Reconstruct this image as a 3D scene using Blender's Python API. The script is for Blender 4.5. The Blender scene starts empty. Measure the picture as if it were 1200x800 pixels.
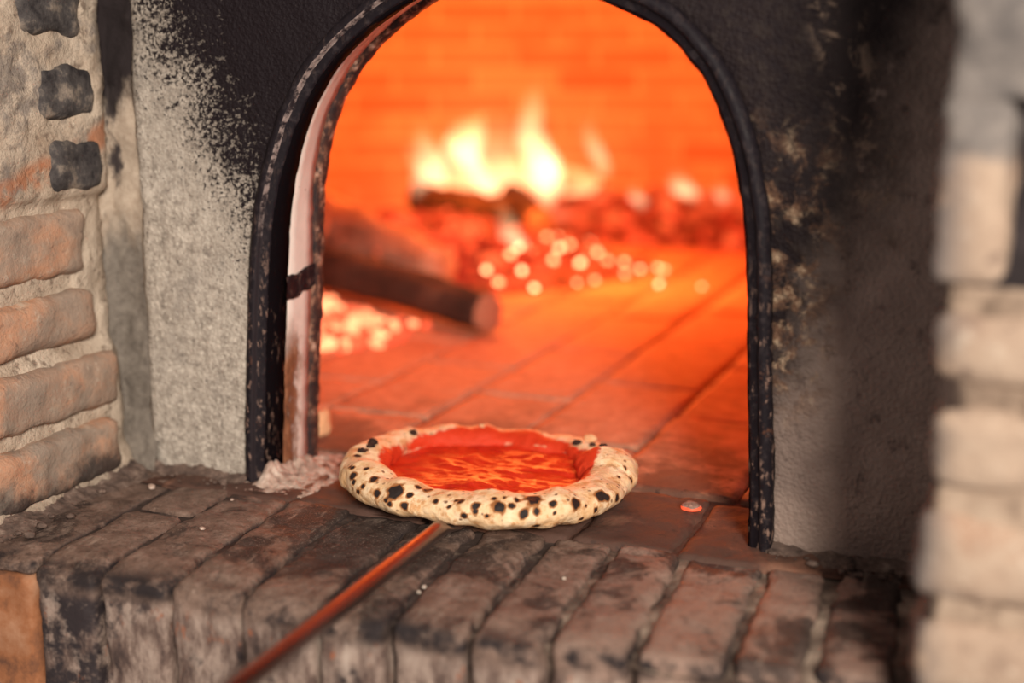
import bpy, bmesh, math, random
from math import sin, cos, pi, radians, sqrt, atan2, exp
from mathutils import Vector, noise, Matrix

random.seed(7)
sc = bpy.context.scene
COL = sc.collection

# ------------------------------------------------------------------ camera
F = 1550.0
VX, VY = 1235.0, 75.0
PITCH = atan2(400 - VY, F)
YAW = atan2((VX - 600) * cos(PITCH), F)
FW = Vector((-sin(YAW) * cos(PITCH), cos(YAW) * cos(PITCH), -sin(PITCH)))
RT = Vector((cos(YAW), sin(YAW), 0))
UP = RT.cross(FW)
CAM = Vector((0.870, -1.311, 0.491))


def ray(u, v):
    return FW + RT * ((u - 600) / F) + UP * ((400 - v) / F)


def on_z(u, v, z=0.0):
    d = ray(u, v)
    return CAM + d * ((z - CAM.z) / d.z)


def on_y(u, v, y=0.0):
    d = ray(u, v)
    return CAM + d * ((y - CAM.y) / d.y)


cd = bpy.data.cameras.new('camera')
co = bpy.data.objects.new('camera', cd)
COL.objects.link(co)
M = Matrix((RT, UP, -FW)).transposed().to_4x4()
M.translation = CAM
co.matrix_world = M
cd.sensor_width = 36.0
cd.lens = F / 1200 * 36
cd.clip_start = 0.02
cd.dof.use_dof = True
cd.dof.focus_distance = 1.45
cd.dof.aperture_fstop = 1.45
cd.dof.aperture_blades = 0
sc.camera = co

# ------------------------------------------------------------------ helpers


def S(o, label=None, cat=None, group=None, kind=None):
    if label:
        o['label'] = label
    if cat:
        o['category'] = cat
    if group:
        o['group'] = group
    if kind:
        o['kind'] = kind
    return o


def link(name, bm, mat, parent=None, loc=None, smooth=True):
    me = bpy.data.meshes.new(name)
    bm.normal_update()
    if smooth:
        for f in bm.faces:
            f.smooth = True
    bm.to_mesh(me)
    bm.free()
    for m in (mat if isinstance(mat, (list, tuple)) else [mat]):
        me.materials.append(m)
    o = bpy.data.objects.new(name, me)
    COL.objects.link(o)
    if parent:
        o.parent = parent
    if loc:
        o.location = loc
    return o


def empty(name, loc=(0, 0, 0), rz=0):
    o = bpy.data.objects.new(name, None)
    o.empty_display_size = .05
    COL.objects.link(o)
    o.location = loc
    o.rotation_euler = (0, 0, rz)
    return o


def nz(p, s, seed=0.0):
    return noise.noise(Vector((p[0] * s + seed, p[1] * s - seed * .7, p[2] * s + seed * 1.3)))


def fbm(p, s, seed=0.0, o=3):
    a, t = 1.0, 0.0
    for i in range(o):
        t += a * nz(p, s, seed + i * 7.1)
        s *= 2.1
        a *= .5
    return t


def brick(bm, x0, x1, y0, y1, z0, z1, r=.008, seg=.012, disp=.003, seed=0.0, warp=None, mi=0):
    """a worn rounded brick"""
    c = Vector(((x0 + x1) / 2, (y0 + y1) / 2, (z0 + z1) / 2))
    h = Vector((abs(x1 - x0) / 2, abs(y1 - y0) / 2, abs(z1 - z0) / 2))
    n = [max(3, min(40, int(round(2 * h[i] / seg)))) for i in range(3)]
    r = min(r, min(h) * .9)
    cache = {}

    def tt(i, k):
        # finer steps near the ends so that the rounding is resolved
        t = i / k * 2 - 1
        return t

    def vert(i, j, k):
        key = (i, j, k)
        if key in cache:
            return cache[key]
        p = Vector((h.x * tt(i, n[0]), h.y * tt(j, n[1]), h.z * tt(k, n[2])))
        q = Vector((max(-h.x + r, min(h.x - r, p.x)), max(-h.y + r, min(h.y - r, p.y)), max(-h.z + r, min(h.z - r, p.z))))
        d = p - q
        if d.length > 1e-9:
            d = d.normalized()
            # pull to the rounded box
            m = max(abs((p - q).x), abs((p - q).y), abs((p - q).z)) / r
            p2 = q + d * r * m if m < 1 else q + d * r
        else:
            p2 = p
            d = Vector((0, 0, 0))
        w = c + p2
        f = fbm(w, 28, seed) * disp + fbm(w, 90, seed + 3, 2) * disp * .35
        nn = Vector((p2.x / h.x, p2.y / h.y, p2.z / h.z))
        mx = max(abs(nn.x), abs(nn.y), abs(nn.z))
        nd = Vector([nn[a] if abs(nn[a]) > mx - .12 else 0 for a in range(3)])
        if nd.length > 0:
            nd.normalize()
        edge = sum(1 for a in range(3) if abs(nn[a]) > .8)
        if edge >= 2:
            f -= abs(nz(w, 22, seed + 9)) * disp * 1.3
        w = w + nd * f
        if warp:
            w = warp(w)
        v = bm.verts.new(w)
        cache[key] = v
        return v

    def face(a):
        f = bm.faces.new(a)
        f.material_index = mi
    nx, ny, nzz = n
    for i in range(nx):
        for j in range(ny):
            face([vert(i, j, 0), vert(i, j + 1, 0), vert(i + 1, j + 1, 0), vert(i + 1, j, 0)])
            face([vert(i, j, nzz), vert(i + 1, j, nzz), vert(i + 1, j + 1, nzz), vert(i, j + 1, nzz)])
    for i in range(nx):
        for k in range(nzz):
            face([vert(i, 0, k), vert(i + 1, 0, k), vert(i + 1, 0, k + 1), vert(i, 0, k + 1)])
            face([vert(i, ny, k), vert(i, ny, k + 1), vert(i + 1, ny, k + 1), vert(i + 1, ny, k)])
    for j in range(ny):
        for k in range(nzz):
            face([vert(0, j, k), vert(0, j, k + 1), vert(0, j + 1, k + 1), vert(0, j + 1, k)])
            face([vert(nx, j, k), vert(nx, j + 1, k), vert(nx, j + 1, k + 1), vert(nx, j, k + 1)])


def grid(bm, fn, nu, nv, closed_u=False, mi=0):
    rows = []
    for j in range(nv + 1):
        rows.append([bm.verts.new(fn(i / nu, j / nv)) for i in range(nu if closed_u else nu + 1)])
    for j in range(nv):
        for i in range(nu):
            a, b = i, (i + 1) % nu if closed_u else i + 1
            f = bm.faces.new([rows[j][a], rows[j][b], rows[j + 1][b], rows[j + 1][a]])
            f.material_index = mi
    return rows


def tube(bm, pts, rad, n=16, caps=True, sq=(1, 1), up=Vector((0, 0, 1))):
    rings = []
    for i, p in enumerate(pts):
        p = Vector(p)
        a = Vector(pts[max(0, i - 1)])
        b = Vector(pts[min(len(pts) - 1, i + 1)])
        t = (b - a).normalized()
        s = t.cross(up).normalized()
        w = s.cross(t)
        r = rad[i] if isinstance(rad, (list, tuple)) else rad
        rings.append([bm.verts.new(p + (s * cos(2 * pi * k / n) * sq[0] + w * sin(2 * pi * k / n) * sq[1]) * r) for k in range(n)])
    for i in range(len(rings) - 1):
        for k in range(n):
            bm.faces.new([rings[i][k], rings[i][(k + 1) % n], rings[i + 1][(k + 1) % n], rings[i + 1][k]])
    if caps:
        bm.faces.new(list(reversed(rings[0])))
        bm.faces.new(rings[-1])
    bmesh.ops.recalc_face_normals(bm, faces=bm.faces[:])
    return rings


def lump(bm, c, r, seed=0., sub=3, amp=.35, sq=(1, 1, 1), fs=1.2):
    res = bmesh.ops.create_icosphere(bm, subdivisions=sub, radius=1)
    for v in res['verts']:
        d = v.co.normalized()
        k = 1 + amp * fbm(d, fs, seed, 3)
        v.co = Vector((c[0] + d.x * r * k * sq[0], c[1] + d.y * r * k * sq[1], c[2] + d.z * r * k * sq[2]))
    return res['verts']


# ------------------------------------------------------------------ node materials


class NB:
    def __init__(s, name):
        s.mat = bpy.data.materials.new(name)
        s.mat.use_nodes = True
        s.t = s.mat.node_tree
        s.t.nodes.clear()
        s.o = s.t.nodes.new('ShaderNodeOutputMaterial')
        s._c = None

    def n(s, typ, **kw):
        q = s.t.nodes.new(typ)
        for k, v in kw.items():
            setattr(q, k, v)
        return q

    def set(s, sock, v):
        if isinstance(v, bpy.types.NodeSocket):
            s.t.links.new(v, sock)
        elif v is not None:
            if sock.type == 'RGBA' and len(v) == 3:
                v = (*v, 1)
            sock.default_value = v

    def co(s, kind='Object'):
        if s._c is None:
            s._c = s.n('ShaderNodeTexCoord')
        return s._c.outputs[kind]

    def scale(s, v, sc_):
        q = s.n('ShaderNodeMapping')
        s.set(q.inputs['Vector'], v)
        q.inputs['Scale'].default_value = sc_
        return q.outputs[0]

    def noise(s, sc_, det=5, rough=.6, vec=None, dist=0):
        q = s.n('ShaderNodeTexNoise')
        s.set(q.inputs['Vector'], vec or s.co())
        q.inputs['Scale'].default_value = sc_
        q.inputs['Detail'].default_value = det
        q.inputs['Roughness'].default_value = rough
        q.inputs['Distortion'].default_value = dist
        return q.outputs[0]

    def vor(s, sc_, vec=None, out='Distance', feature='F1', rnd=1.0):
        q = s.n('ShaderNodeTexVoronoi', feature=feature)
        s.set(q.inputs['Vector'], vec or s.co())
        q.inputs['Scale'].default_value = sc_
        q.inputs['Randomness'].default_value = rnd
        return q.outputs[out]

    def ramp(s, fac, stops):
        q = s.n('ShaderNodeValToRGB')
        e = q.color_ramp.elements
        while len(e) < len(stops):
            e.new(.5)
        for k, (p, c) in enumerate(stops):
            e[k].position = p
            e[k].color = (*c, 1) if len(c) == 3 else c
        s.set(q.inputs[0], fac)
        return q.outputs[0]

    def mix(s, fac, a, b, blend='MIX'):
        q = s.n('ShaderNodeMix', data_type='RGBA', blend_type=blend)
        s.set(q.inputs[0], fac)
        s.set(q.inputs[6], a)
        s.set(q.inputs[7], b)
        return q.outputs[2]

    def m(s, op, a, b=None, c=None):
        q = s.n('ShaderNodeMath', operation=op)
        for k, v in enumerate((a, b, c)):
            if v is not None:
                s.set(q.inputs[k], v)
        return q.outputs[0]

    def ss(s, x, lo, hi, a=0., b=1.):
        q = s.n('ShaderNodeMapRange', interpolation_type='SMOOTHSTEP')
        s.set(q.inputs['Value'], x)
        q.inputs['From Min'].default_value = lo
        q.inputs['From Max'].default_value = hi
        q.inputs['To Min'].default_value = a
        q.inputs['To Max'].default_value = b
        return q.outputs[0]

    def xyz(s, v=None):
        q = s.n('ShaderNodeSeparateXYZ')
        s.set(q.inputs[0], v or s.co())
        return q.outputs

    def bump(s, h, st=.5, d=.002, nrm=None):
        q = s.n('ShaderNodeBump')
        q.inputs['Strength'].default_value = st
        q.inputs['Distance'].default_value = d
        s.set(q.inputs['Height'], h)
        if nrm:
            s.set(q.inputs['Normal'], nrm)
        return q.outputs[0]

    def bsdf(s, color, rough=.8, metal=0., nrm=None, spec=.3, em=None, ems=0., **kw):
        q = s.n('ShaderNodeBsdfPrincipled')
        s.set(q.inputs['Base Color'], color)
        s.set(q.inputs['Roughness'], rough)
        s.set(q.inputs['Metallic'], metal)
        s.set(q.inputs['Specular IOR Level'], spec)
        if nrm:
            s.set(q.inputs['Normal'], nrm)
        if em is not None:
            s.set(q.inputs['Emission Color'], em)
            s.set(q.inputs['Emission Strength'], ems)
        for k, v in kw.items():
            s.set(q.inputs[k.replace('_', ' ')], v)
        s.t.links.new(q.outputs[0], s.o.inputs['Surface'])
        return s.mat


SOOT = (.010, .0062, .0085)


def m_facade():
    b = NB('sooty_plaster')
    x, y, z = b.xyz()
    n1 = b.noise(9, 6, .65)
    n2 = b.noise(60, 5, .7)
    n3 = b.noise(190, 3, .7)
    g = b.vor(230)
    base = b.ramp(n2, [(.28, (.19, .162, .138)), (.5, (.40, .35, .30)), (.70, (.56, .50, .435))])
    base = b.mix(b.ss(n3, .52, .72), base, (.66, .60, .52))
    base = b.mix(b.ss(n3, .42, .28), base, (.13, .11, .10))
    base = b.mix(b.m('MULTIPLY', b.ss(n1, .5, .7), .55), base, (.20, .18, .165))
    # plaster turns browner and smoother towards the right hand side
    right = b.ss(x, .4, .6)
    rb = b.ramp(b.noise(14, 6, .65), [(.3, (.27, .195, .165)), (.55, (.38, .285, .24)), (.75, (.46, .35, .30))])
    rb = b.mix(b.m('MULTIPLY', b.ss(b.noise(45, 4, .6), .57, .68), .6), rb, (.10, .07, .065))
    rb = b.mix(b.m('MULTIPLY', b.ss(b.noise(5, 3, .5), .48, .65), b.ss(z, .0, .2, .7, .2)), rb, (.17, .125, .11))
    base = b.mix(right, base, rb)
    # soot above the mouth, with a ragged edge that follows the smoke
    s1 = b.m('ADD', b.m('MULTIPLY_ADD', x, 1.75, -.345), z)
    s2 = b.m('ADD', b.m('MULTIPLY_ADD', x, -2.9, 1.62), z)
    sm = b.m('MINIMUM', s1, s2)
    rag = b.m('ADD', b.m('MULTIPLY', b.m('SUBTRACT', n1, .5), .30), b.m('MULTIPLY', b.m('SUBTRACT', n2, .5), .30))
    rag = b.m('ADD', rag, b.m('MULTIPLY', b.m('SUBTRACT', n3, .5), .75))
    softr = b.m('ADD', b.m('ADD', sm, .02), b.m('MULTIPLY', b.m('SUBTRACT', n1, .5), .35))
    soot = b.m('ADD', b.m('MULTIPLY', b.ss(b.m('ADD', sm, rag), -.085, .075), b.m('SUBTRACT', 1., right)), b.m('MULTIPLY', b.ss(softr, -.22, .08, .0, .96), right))
    # brown scorch round the right edge of the arch
    sc2 = b.m('ADD', b.m('MULTIPLY_ADD', x, -6.0, 3.98), b.m('MULTIPLY', b.m('SUBTRACT', b.noise(16, 5, .7), .5), 1.6))
    scorch = b.m('MULTIPLY', b.ss(sc2, -.02, .12), b.m('MULTIPLY', b.ss(z, .15, .24), right))
    base = b.mix(scorch, base, b.ramp(n2, [(.36, (.035, .02, .018)), (.5, (.14, .085, .055)), (.66, (.40, .30, .21))]))
    # greasy tan flecks that survive inside the soot
    fleck = b.m('MULTIPLY', b.ss(b.noise(34, 6, .75), .60, .68), b.ss(b.m('ABSOLUTE', sm), .16, .03))
    dark = b.mix(b.ss(n3, .6, .78), SOOT, (.026, .019, .020))
    col = b.mix(b.m('MULTIPLY', soot, b.m('SUBTRACT', 1., b.m('MULTIPLY', fleck, .55))), base, dark)
    # flaking tan and brown scabs beside the right edge of the arch
    fz = b.m('MULTIPLY', b.ss(z, .10, .2), b.ss(z, .47, .36))
    fx = b.m('MULTIPLY', b.ss(x, .715, .645), right)
    nn = b.noise(30, 6, .75, dist=.5)
    scab = b.m('MULTIPLY', b.m('MULTIPLY', fz, fx), b.ss(nn, .46, .58))
    col = b.mix(b.m('MULTIPLY', scab, .9), col, b.ramp(b.noise(48, 5, .7), [(.38, (.05, .026, .02)), (.52, (.17, .09, .055)), (.64, (.50, .36, .24))]))
    fl2 = b.m('MULTIPLY', b.m('MULTIPLY', b.ss(b.m('ABSOLUTE', b.m('MULTIPLY_ADD', z, .30, b.m('SUBTRACT', x, .835))), .035, .01), right), b.ss(nn, .52, .60))
    col = b.mix(b.m('MULTIPLY', b.m('MULTIPLY', fl2, b.ss(z, .30, .36)), .7), col, (.27, .19, .14))
    hgt = b.m('ADD', b.m('MULTIPLY', n3, .7), b.m('ADD', b.m('MULTIPLY', n2, 1.0), b.m('MULTIPLY', g, .5)))
    return b.bsdf(col, b.ss(soot, 0, 1, .9, .7), 0, b.bump(hgt, .8, .003), spec=.18)


def m_iron():
    b = NB('sooty_black_iron')
    x, y, z = b.xyz()
    n = b.noise(75, 5, .7)
    n2 = b.noise(160, 4, .7, b.scale(b.co(), (1, 1, .45)))
    low = b.ss(z, .36, .12)
    col = b.mix(b.ss(n, .5, .7), (.012, .009, .012), (.035, .027, .030))
    col = b.mix(b.m('MULTIPLY', b.ss(n2, .55, .66), b.m('MULTIPLY_ADD', low, .8, .06)), col, (.30, .19, .15))
    col = b.mix(b.m('MULTIPLY', b.ss(b.noise(38, 4, .7), .60, .68), b.m('MULTIPLY', low, .8)), col, (.12, .05, .03))
    return b.bsdf(col, b.ss(n, .3, .7, .5, .75), 0., b.bump(b.m('ADD', n, n2), .45, .0016), spec=.12)


def m_worn_edge_highlight():
    b = NB('worn_iron_edge_highlight')
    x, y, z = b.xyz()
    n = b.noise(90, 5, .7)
    k = b.m('MULTIPLY', b.ss(b.m('ADD', z, b.m('MULTIPLY', n, .2)), .38, .50), b.ss(x, .34, .22))  # pale flecks put worn dust and the upper left edge highlight into the colour
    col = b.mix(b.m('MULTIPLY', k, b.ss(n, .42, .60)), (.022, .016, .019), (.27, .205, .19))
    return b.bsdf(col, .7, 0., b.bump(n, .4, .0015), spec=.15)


def m_sleeve():
    b = NB('matt_soot_coating')
    x, y, z = b.xyz()
    n2 = b.noise(130, 4, .7, b.scale(b.co(), (1, 1, .4)))
    col = b.mix(b.m('MULTIPLY', b.ss(n2, .57, .68), b.ss(z, .28, .10, .02, .6)), (.005, .0035, .0045), (.22, .14, .11))
    return b.bsdf(col, .95, 0., b.bump(n2, .4, .0015), spec=.02)


def m_rim():
    b = NB('flaking_rusty_iron')
    n = b.noise(60, 5, .75, b.scale(b.co(), (1, 1, .5)))
    n2 = b.noise(120, 4, .7)
    col = b.ramp(n, [(.36, (.02, .012, .014)), (.5, (.06, .028, .022)), (.57, (.26, .12, .075)), (.68, (.55, .38, .30))])
    col = b.mix(b.ss(n2, .5, .62), col, (.02, .014, .016))
    return b.bsdf(col, .75, 0., b.bump(n, .6, .002))


def m_lining():
    b = NB('pale_limewash_lining')
    x, y, z = b.xyz()
    n = b.noise(22, 5, .6)
    n2 = b.noise(70, 5, .7, b.scale(b.co(), (1, 1, .5)))
    col = b.ramp(n, [(.3, (.66, .56, .51)), (.6, (.76, .66, .60)), (.8, (.80, .71, .65))])
    col = b.mix(b.ss(b.noise(150, 3, .6), .68, .74), col, (.10, .07, .07))
    # rust running down the lower part, stronger next to the sleeve
    rm = b.m('ADD', b.m('MULTIPLY_ADD', y, -24., 1.85), b.m('MULTIPLY', b.m('SUBTRACT', n2, .5), 2.2))
    rust = b.m('MULTIPLY', b.ss(rm, -.1, .5), b.ss(b.m('ADD', z, b.m('MULTIPLY', n, .06)), .235, .17))
    rc = b.ramp(n2, [(.3, (.055, .02, .012)), (.55, (.22, .085, .04)), (.75, (.42, .22, .13))])
    col = b.mix(rust, col, rc)
    up = b.m('MULTIPLY', b.ss(z, .40, .56), b.ss(n2, .48, .60))
    col = b.mix(b.m('MULTIPLY', up, .6), col, (.25, .15, .12))
    return b.bsdf(col, .85, 0., b.bump(n2, .35, .0015))


def m_ledge(front_light=True):
    b = NB('worn_ledge_brick')
    x, y, z = b.xyz()
    n1 = b.noise(11, 6, .65, dist=.4)
    n2 = b.noise(46, 6, .7)
    n3 = b.noise(170, 4, .7)
    nd = b.noise(30, 5, .65, b.scale(b.co(), (1., .35, 1.)))
    col = b.ramp(n2, [(.25, (.075, .046, .036)), (.48, (.175, .112, .086)), (.7, (.29, .20, .16))])
    col = b.mix(b.ss(x, .35, .62), col, b.mix(.6, col, (.36, .235, .185)))
    # dark patches, denser at the middle back and at the right end
    gp = b.m('ADD', n1, b.m('MULTIPLY', b.ss(b.m('ABSOLUTE', b.m('SUBTRACT', x, .24)), .22, .05), b.m('MULTIPLY', b.ss(y, -.27, -.16), .13)))
    gp = b.m('ADD', gp, b.m('MULTIPLY', b.ss(x, .66, .72), .1))
    col = b.mix(b.m('MULTIPLY', b.ss(gp, .52, .62), .85), col, b.ramp(n2, [(.35, (.014, .009, .009)), (.7, (.05, .034, .03))]))
    col = b.mix(b.m('MULTIPLY', b.ss(nd, .60, .70), .45), col, (.36, .27, .22))
    n4 = b.noise(420, 3, .7)
    col = b.mix(b.m('MULTIPLY', b.ss(n3, .50, .36), .75), col, b.mix(.5, col, (.02, .013, .012)))
    col = b.mix(b.m('MULTIPLY', b.ss(n4, .56, .68), .5), col, (.34, .255, .21))
    col = b.mix(b.ss(n3, .66, .75), col, (.42, .33, .27))
    # thin scratches and ash smears along and across the bricks
    sm_ = b.noise(55, 5, .75, b.scale(b.co(), (1.3, .18, 1.)), dist=.3)
    col = b.mix(b.m('MULTIPLY', b.ss(sm_, .60, .70), .45), col, (.40, .31, .25))
    # front faces: scuffed pale lime and bare red brick below the blackened nosing
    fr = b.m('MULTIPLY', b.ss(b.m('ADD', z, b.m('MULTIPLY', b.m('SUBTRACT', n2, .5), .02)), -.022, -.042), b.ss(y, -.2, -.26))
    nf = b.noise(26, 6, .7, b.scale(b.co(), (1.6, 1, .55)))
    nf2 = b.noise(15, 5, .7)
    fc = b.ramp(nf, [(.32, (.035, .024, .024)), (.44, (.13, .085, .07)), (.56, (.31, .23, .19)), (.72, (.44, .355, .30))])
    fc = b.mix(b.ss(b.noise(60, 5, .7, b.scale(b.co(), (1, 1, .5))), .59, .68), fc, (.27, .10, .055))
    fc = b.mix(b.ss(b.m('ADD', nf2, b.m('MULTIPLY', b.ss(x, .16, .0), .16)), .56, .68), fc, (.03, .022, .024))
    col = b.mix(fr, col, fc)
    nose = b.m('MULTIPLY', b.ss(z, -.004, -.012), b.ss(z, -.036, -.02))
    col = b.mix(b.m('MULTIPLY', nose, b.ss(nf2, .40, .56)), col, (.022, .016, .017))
    h = b.m('ADD', b.m('MULTIPLY', n2, 1.2), b.m('ADD', b.m('MULTIPLY', n3, .8), b.m('MULTIPLY', n4, .3)))
    return b.bsdf(col, b.ss(n2, .3, .7, .62, .9), 0, b.bump(h, .6, .003), spec=.3)


def m_brick(name, stops, soot=0.0, s=1.0):
    b = NB(name)
    n1 = b.noise(14 * s, 6, .65)
    n2 = b.noise(60 * s, 5, .7)
    n3 = b.noise(180, 3, .7)
    col = b.ramp(n1, stops)
    col = b.mix(b.m('MULTIPLY', b.ss(n2, .55, .7), .6), col, (.56, .46, .37))
    col = b.mix(b.m('MULTIPLY', b.ss(n2, .43, .3), .6), col, (.12, .08, .065))
    if soot:
        col = b.mix(b.m('MULTIPLY', b.ss(b.noise(8, 5, .6), .52, .62), soot), col, (.05, .042, .042))
    h = b.m('ADD', b.m('MULTIPLY', n2, 1.), b.m('MULTIPLY', n3, .5))
    return b, col, b.bump(h, .7, .0035)


def m_pier_brick():
    b, col, nrm = m_brick('orange_pier_brick', [(.30, (.26, .19, .15)), (.44, (.40, .28, .21)), (.56, (.50, .27, .17)), (.66, (.48, .36, .27)), (.78, (.56, .42, .32))])
    x, y, z = b.xyz()
    up = b.ss(z, .335, .35)
    col = b.mix(up, col, b.ramp(b.noise(30, 5, .7), [(.34, (.028, .024, .026)), (.52, (.085, .075, .073)), (.66, (.27, .22, .18))]))
    low = b.m('MULTIPLY', b.ss(b.m('ADD', z, b.m('MULTIPLY', b.noise(18, 5, .7), .10)), .095, .06), .92)
    col = b.mix(low, col, (.04, .034, .034))
    gray = b.m('MULTIPLY', b.ss(b.noise(11, 5, .65), .44, .58), b.ss(z, .20, .07, .55, 1.))
    col = b.mix(b.m('MULTIPLY', b.m('MULTIPLY', gray, .75), b.m('SUBTRACT', 1., up)), col, (.27, .22, .18))
    return b.bsdf(col, .9, 0, nrm, spec=.2)


def m_mortar():
    b = NB('rough_sandy_mortar')
    x, y, z = b.xyz()
    n1 = b.noise(12, 6, .65)
    n2 = b.noise(60, 5, .7)
    n3 = b.noise(170, 3, .7)
    col = b.ramp(n1, [(.3, (.36, .27, .20)), (.5, (.52, .42, .33)), (.7, (.62, .52, .42))])
    col = b.mix(b.m('MULTIPLY', b.ss(n2, .46, .32), .8), col, (.17, .12, .09))
    col = b.mix(b.ss(n3, .64, .72), col, (.72, .62, .5))
    up = b.m('MULTIPLY', b.ss(z, .34, .36), b.ss(b.noise(16, 5, .7), .5, .64))
    col = b.mix(b.m('MULTIPLY', up, .7), col, (.15, .13, .125))
    red = b.m('MULTIPLY', b.ss(b.m('ABSOLUTE', b.m('SUBTRACT', z, b.m('MULTIPLY_ADD', y, .35, .415))), .024, .008), b.ss(b.noise(24, 4, .6), .4, .55))
    col = b.mix(b.m('MULTIPLY', red, .85), col, (.42, .17, .085))
    col = b.mix(b.ss(b.m('ADD', z, b.m('MULTIPLY', n2, .03)), .03, .0), col, (.16, .125, .10))
    h = b.m('ADD', b.m('MULTIPLY', n2, 1.4), b.m('MULTIPLY', n3, .6))
    return b.bsdf(col, .95, 0, b.bump(h, .8, .004), spec=.15)


def m_groove():
    b = NB('grimy_corner_plaster')
    x, y, z = b.xyz()
    n1 = b.noise(20, 6, .7, b.scale(b.co(), (1, 1, .35)))
    n2 = b.noise(90, 5, .7)
    zz = b.m('ADD', z, b.m('MULTIPLY', b.m('SUBTRACT', n1, .5), .18))
    col = b.mix(b.ss(zz, .25, .32), b.ramp(n2, [(.3, (.13, .11, .095)), (.7, (.26, .225, .19))]), b.ramp(n2, [(.3, (.36, .28, .215)), (.7, (.52, .43, .345))]))
    col = b.mix(b.ss(zz, .43, .48), col, (.025, .019, .02))
    col = b.mix(b.m('MULTIPLY', b.ss(n1, .57, .68), b.ss(z, .25, .33)), col, (.05, .04, .04))
    return b.bsdf(col, .95, 0, b.bump(n2, .7, .004), spec=.15)


def m_right_pier():
    b, col, nrm = m_brick('pale_dusty_brick', [(.30, (.22, .15, .115)), (.44, (.36, .26, .195)), (.58, (.42, .315, .24)), (.72, (.34, .21, .145))], s=.8)
    x, y, z = b.xyz()
    edge = b.m('MULTIPLY', b.ss(x, .835, .80), b.ss(b.noise(20, 4, .6), .38, .52))
    col = b.mix(b.m('MULTIPLY', edge, .85), col, (.13, .115, .115))
    up = b.ss(b.m('ADD', z, b.m('MULTIPLY', b.noise(22, 5, .6), .12)), .47, .50)
    col = b.mix(up, col, b.ramp(b.noise(26, 5, .7), [(.35, (.10, .09, .088)), (.6, (.21, .185, .17)), (.75, (.34, .28, .24))]))
    return b.bsdf(col, .9, 0, nrm, spec=.2)


def m_plain(name, stops, scale=40, rough=.9, bump=.5, dist=.003, spec=.2):
    b = NB(name)
    n = b.noise(scale, 6, .68)
    return b.bsdf(b.ramp(n, stops), rough, 0, b.bump(n, bump, dist), spec=spec)


def m_hearth():
    b = NB('terracotta_hearth_tile')
    x, y, z = b.xyz()
    n1 = b.noise(7, 6, .65)
    n2 = b.noise(40, 5, .7)
    n3 = b.noise(140, 4, .7)
    col = b.ramp(n2, [(.25, (.34, .14, .085)), (.5, (.52, .235, .14)), (.72, (.62, .32, .20))])
    near = b.ss(y, .55, .10)
    ch = b.m('MULTIPLY', b.ss(b.m('ADD', n1, b.m('MULTIPLY', near, .15)), .50, .66), b.m('MULTIPLY_ADD', near, .7, .15))  # charring, with extra darkening by the mouth to offset the key light
    col = b.mix(ch, col, (.07, .03, .022))
    col = b.mix(b.m('MULTIPLY', b.ss(b.noise(60, 4, .65), .60, .68), b.m('MULTIPLY', near, .8)), col, (.04, .02, .016))
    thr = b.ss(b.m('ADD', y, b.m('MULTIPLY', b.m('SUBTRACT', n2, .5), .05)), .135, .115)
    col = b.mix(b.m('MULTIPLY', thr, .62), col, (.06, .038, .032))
    h = b.m('ADD', b.m('MULTIPLY', n2, 1.2), b.m('MULTIPLY', n3, .6))
    return b.bsdf(col, .8, 0, b.bump(h, .55, .003), spec=.3)


def m_vault():
    b = NB('firebrick_vault')
    q = b.n('ShaderNodeTexBrick')
    b.set(q.inputs['Vector'], b.co('UV'))
    q.inputs['Scale'].default_value = 1.0
    q.inputs['Brick Width'].default_value = .26
    q.inputs['Row Height'].default_value = .072
    q.inputs['Mortar Size'].default_value = .007
    q.inputs['Mortar Smooth'].default_value = .3
    q.inputs['Bias'].default_value = -.1
    q.inputs['Color1'].default_value = (.62, .36, .22, 1)
    q.inputs['Color2'].default_value = (.42, .20, .11, 1)
    q.inputs['Mortar'].default_value = (.70, .46, .30, 1)
    n = b.noise(6, 5, .6)
    col = b.mix(b.m('MULTIPLY', b.ss(n, .45, .7), .5), q.outputs['Color'], (.36, .16, .08))
    return b.bsdf(col, .9, 0, b.bump(b.m('ADD', b.m('MULTIPLY', q.outputs['Fac'], -1.), n), .5, .008), spec=.2)


def m_crust():
    b = NB('leopard_spotted_crust')
    at = b.n('ShaderNodeAttribute', attribute_name='char')
    char = at.outputs['Fac']
    at2 = b.n('ShaderNodeAttribute', attribute_name='sauce')
    sauce = at2.outputs['Fac']
    n = b.noise(55, 5, .6)
    n2 = b.noise(160, 4, .6)
    col = b.ramp(n, [(.3, (.72, .42, .20)), (.5, (.86, .60, .36)), (.7, (.92, .72, .50))])
    # small freckles
    v = b.vor(95, b.co(), rnd=1.)
    fr = b.m('MULTIPLY', b.ss(b.m('ADD', v, b.m('MULTIPLY', n2, .12)), .30, .20), b.ss(b.noise(28, 3, .6), .43, .54))
    col = b.mix(b.m('MULTIPLY', b.ss(b.noise(75, 5, .7), .50, .64), .75), col, (.56, .25, .085))
    col = b.mix(b.m('MULTIPLY', fr, .85), col, (.13, .045, .02))
    c2 = b.m('ADD', char, b.m('MULTIPLY', b.m('SUBTRACT', n2, .5), .35))
    col = b.mix(b.ss(c2, .02, .34), col, (.34, .13, .04))
    col = b.mix(b.ss(c2, .36, .58), col, (.022, .014, .013))
    s2 = b.m('ADD', sauce, b.m('MULTIPLY', b.m('SUBTRACT', b.noise(50, 5, .65), .5), .9))
    col = b.mix(b.m('MULTIPLY', b.ss(s2, .4, .62), b.ss(c2, .45, .2)), col, (.62, .045, .012))
    return b.bsdf(col, .65, 0, b.bump(b.m('ADD', n, b.m('MULTIPLY', n2, 1.5)), .5, .003), spec=.3)


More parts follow.
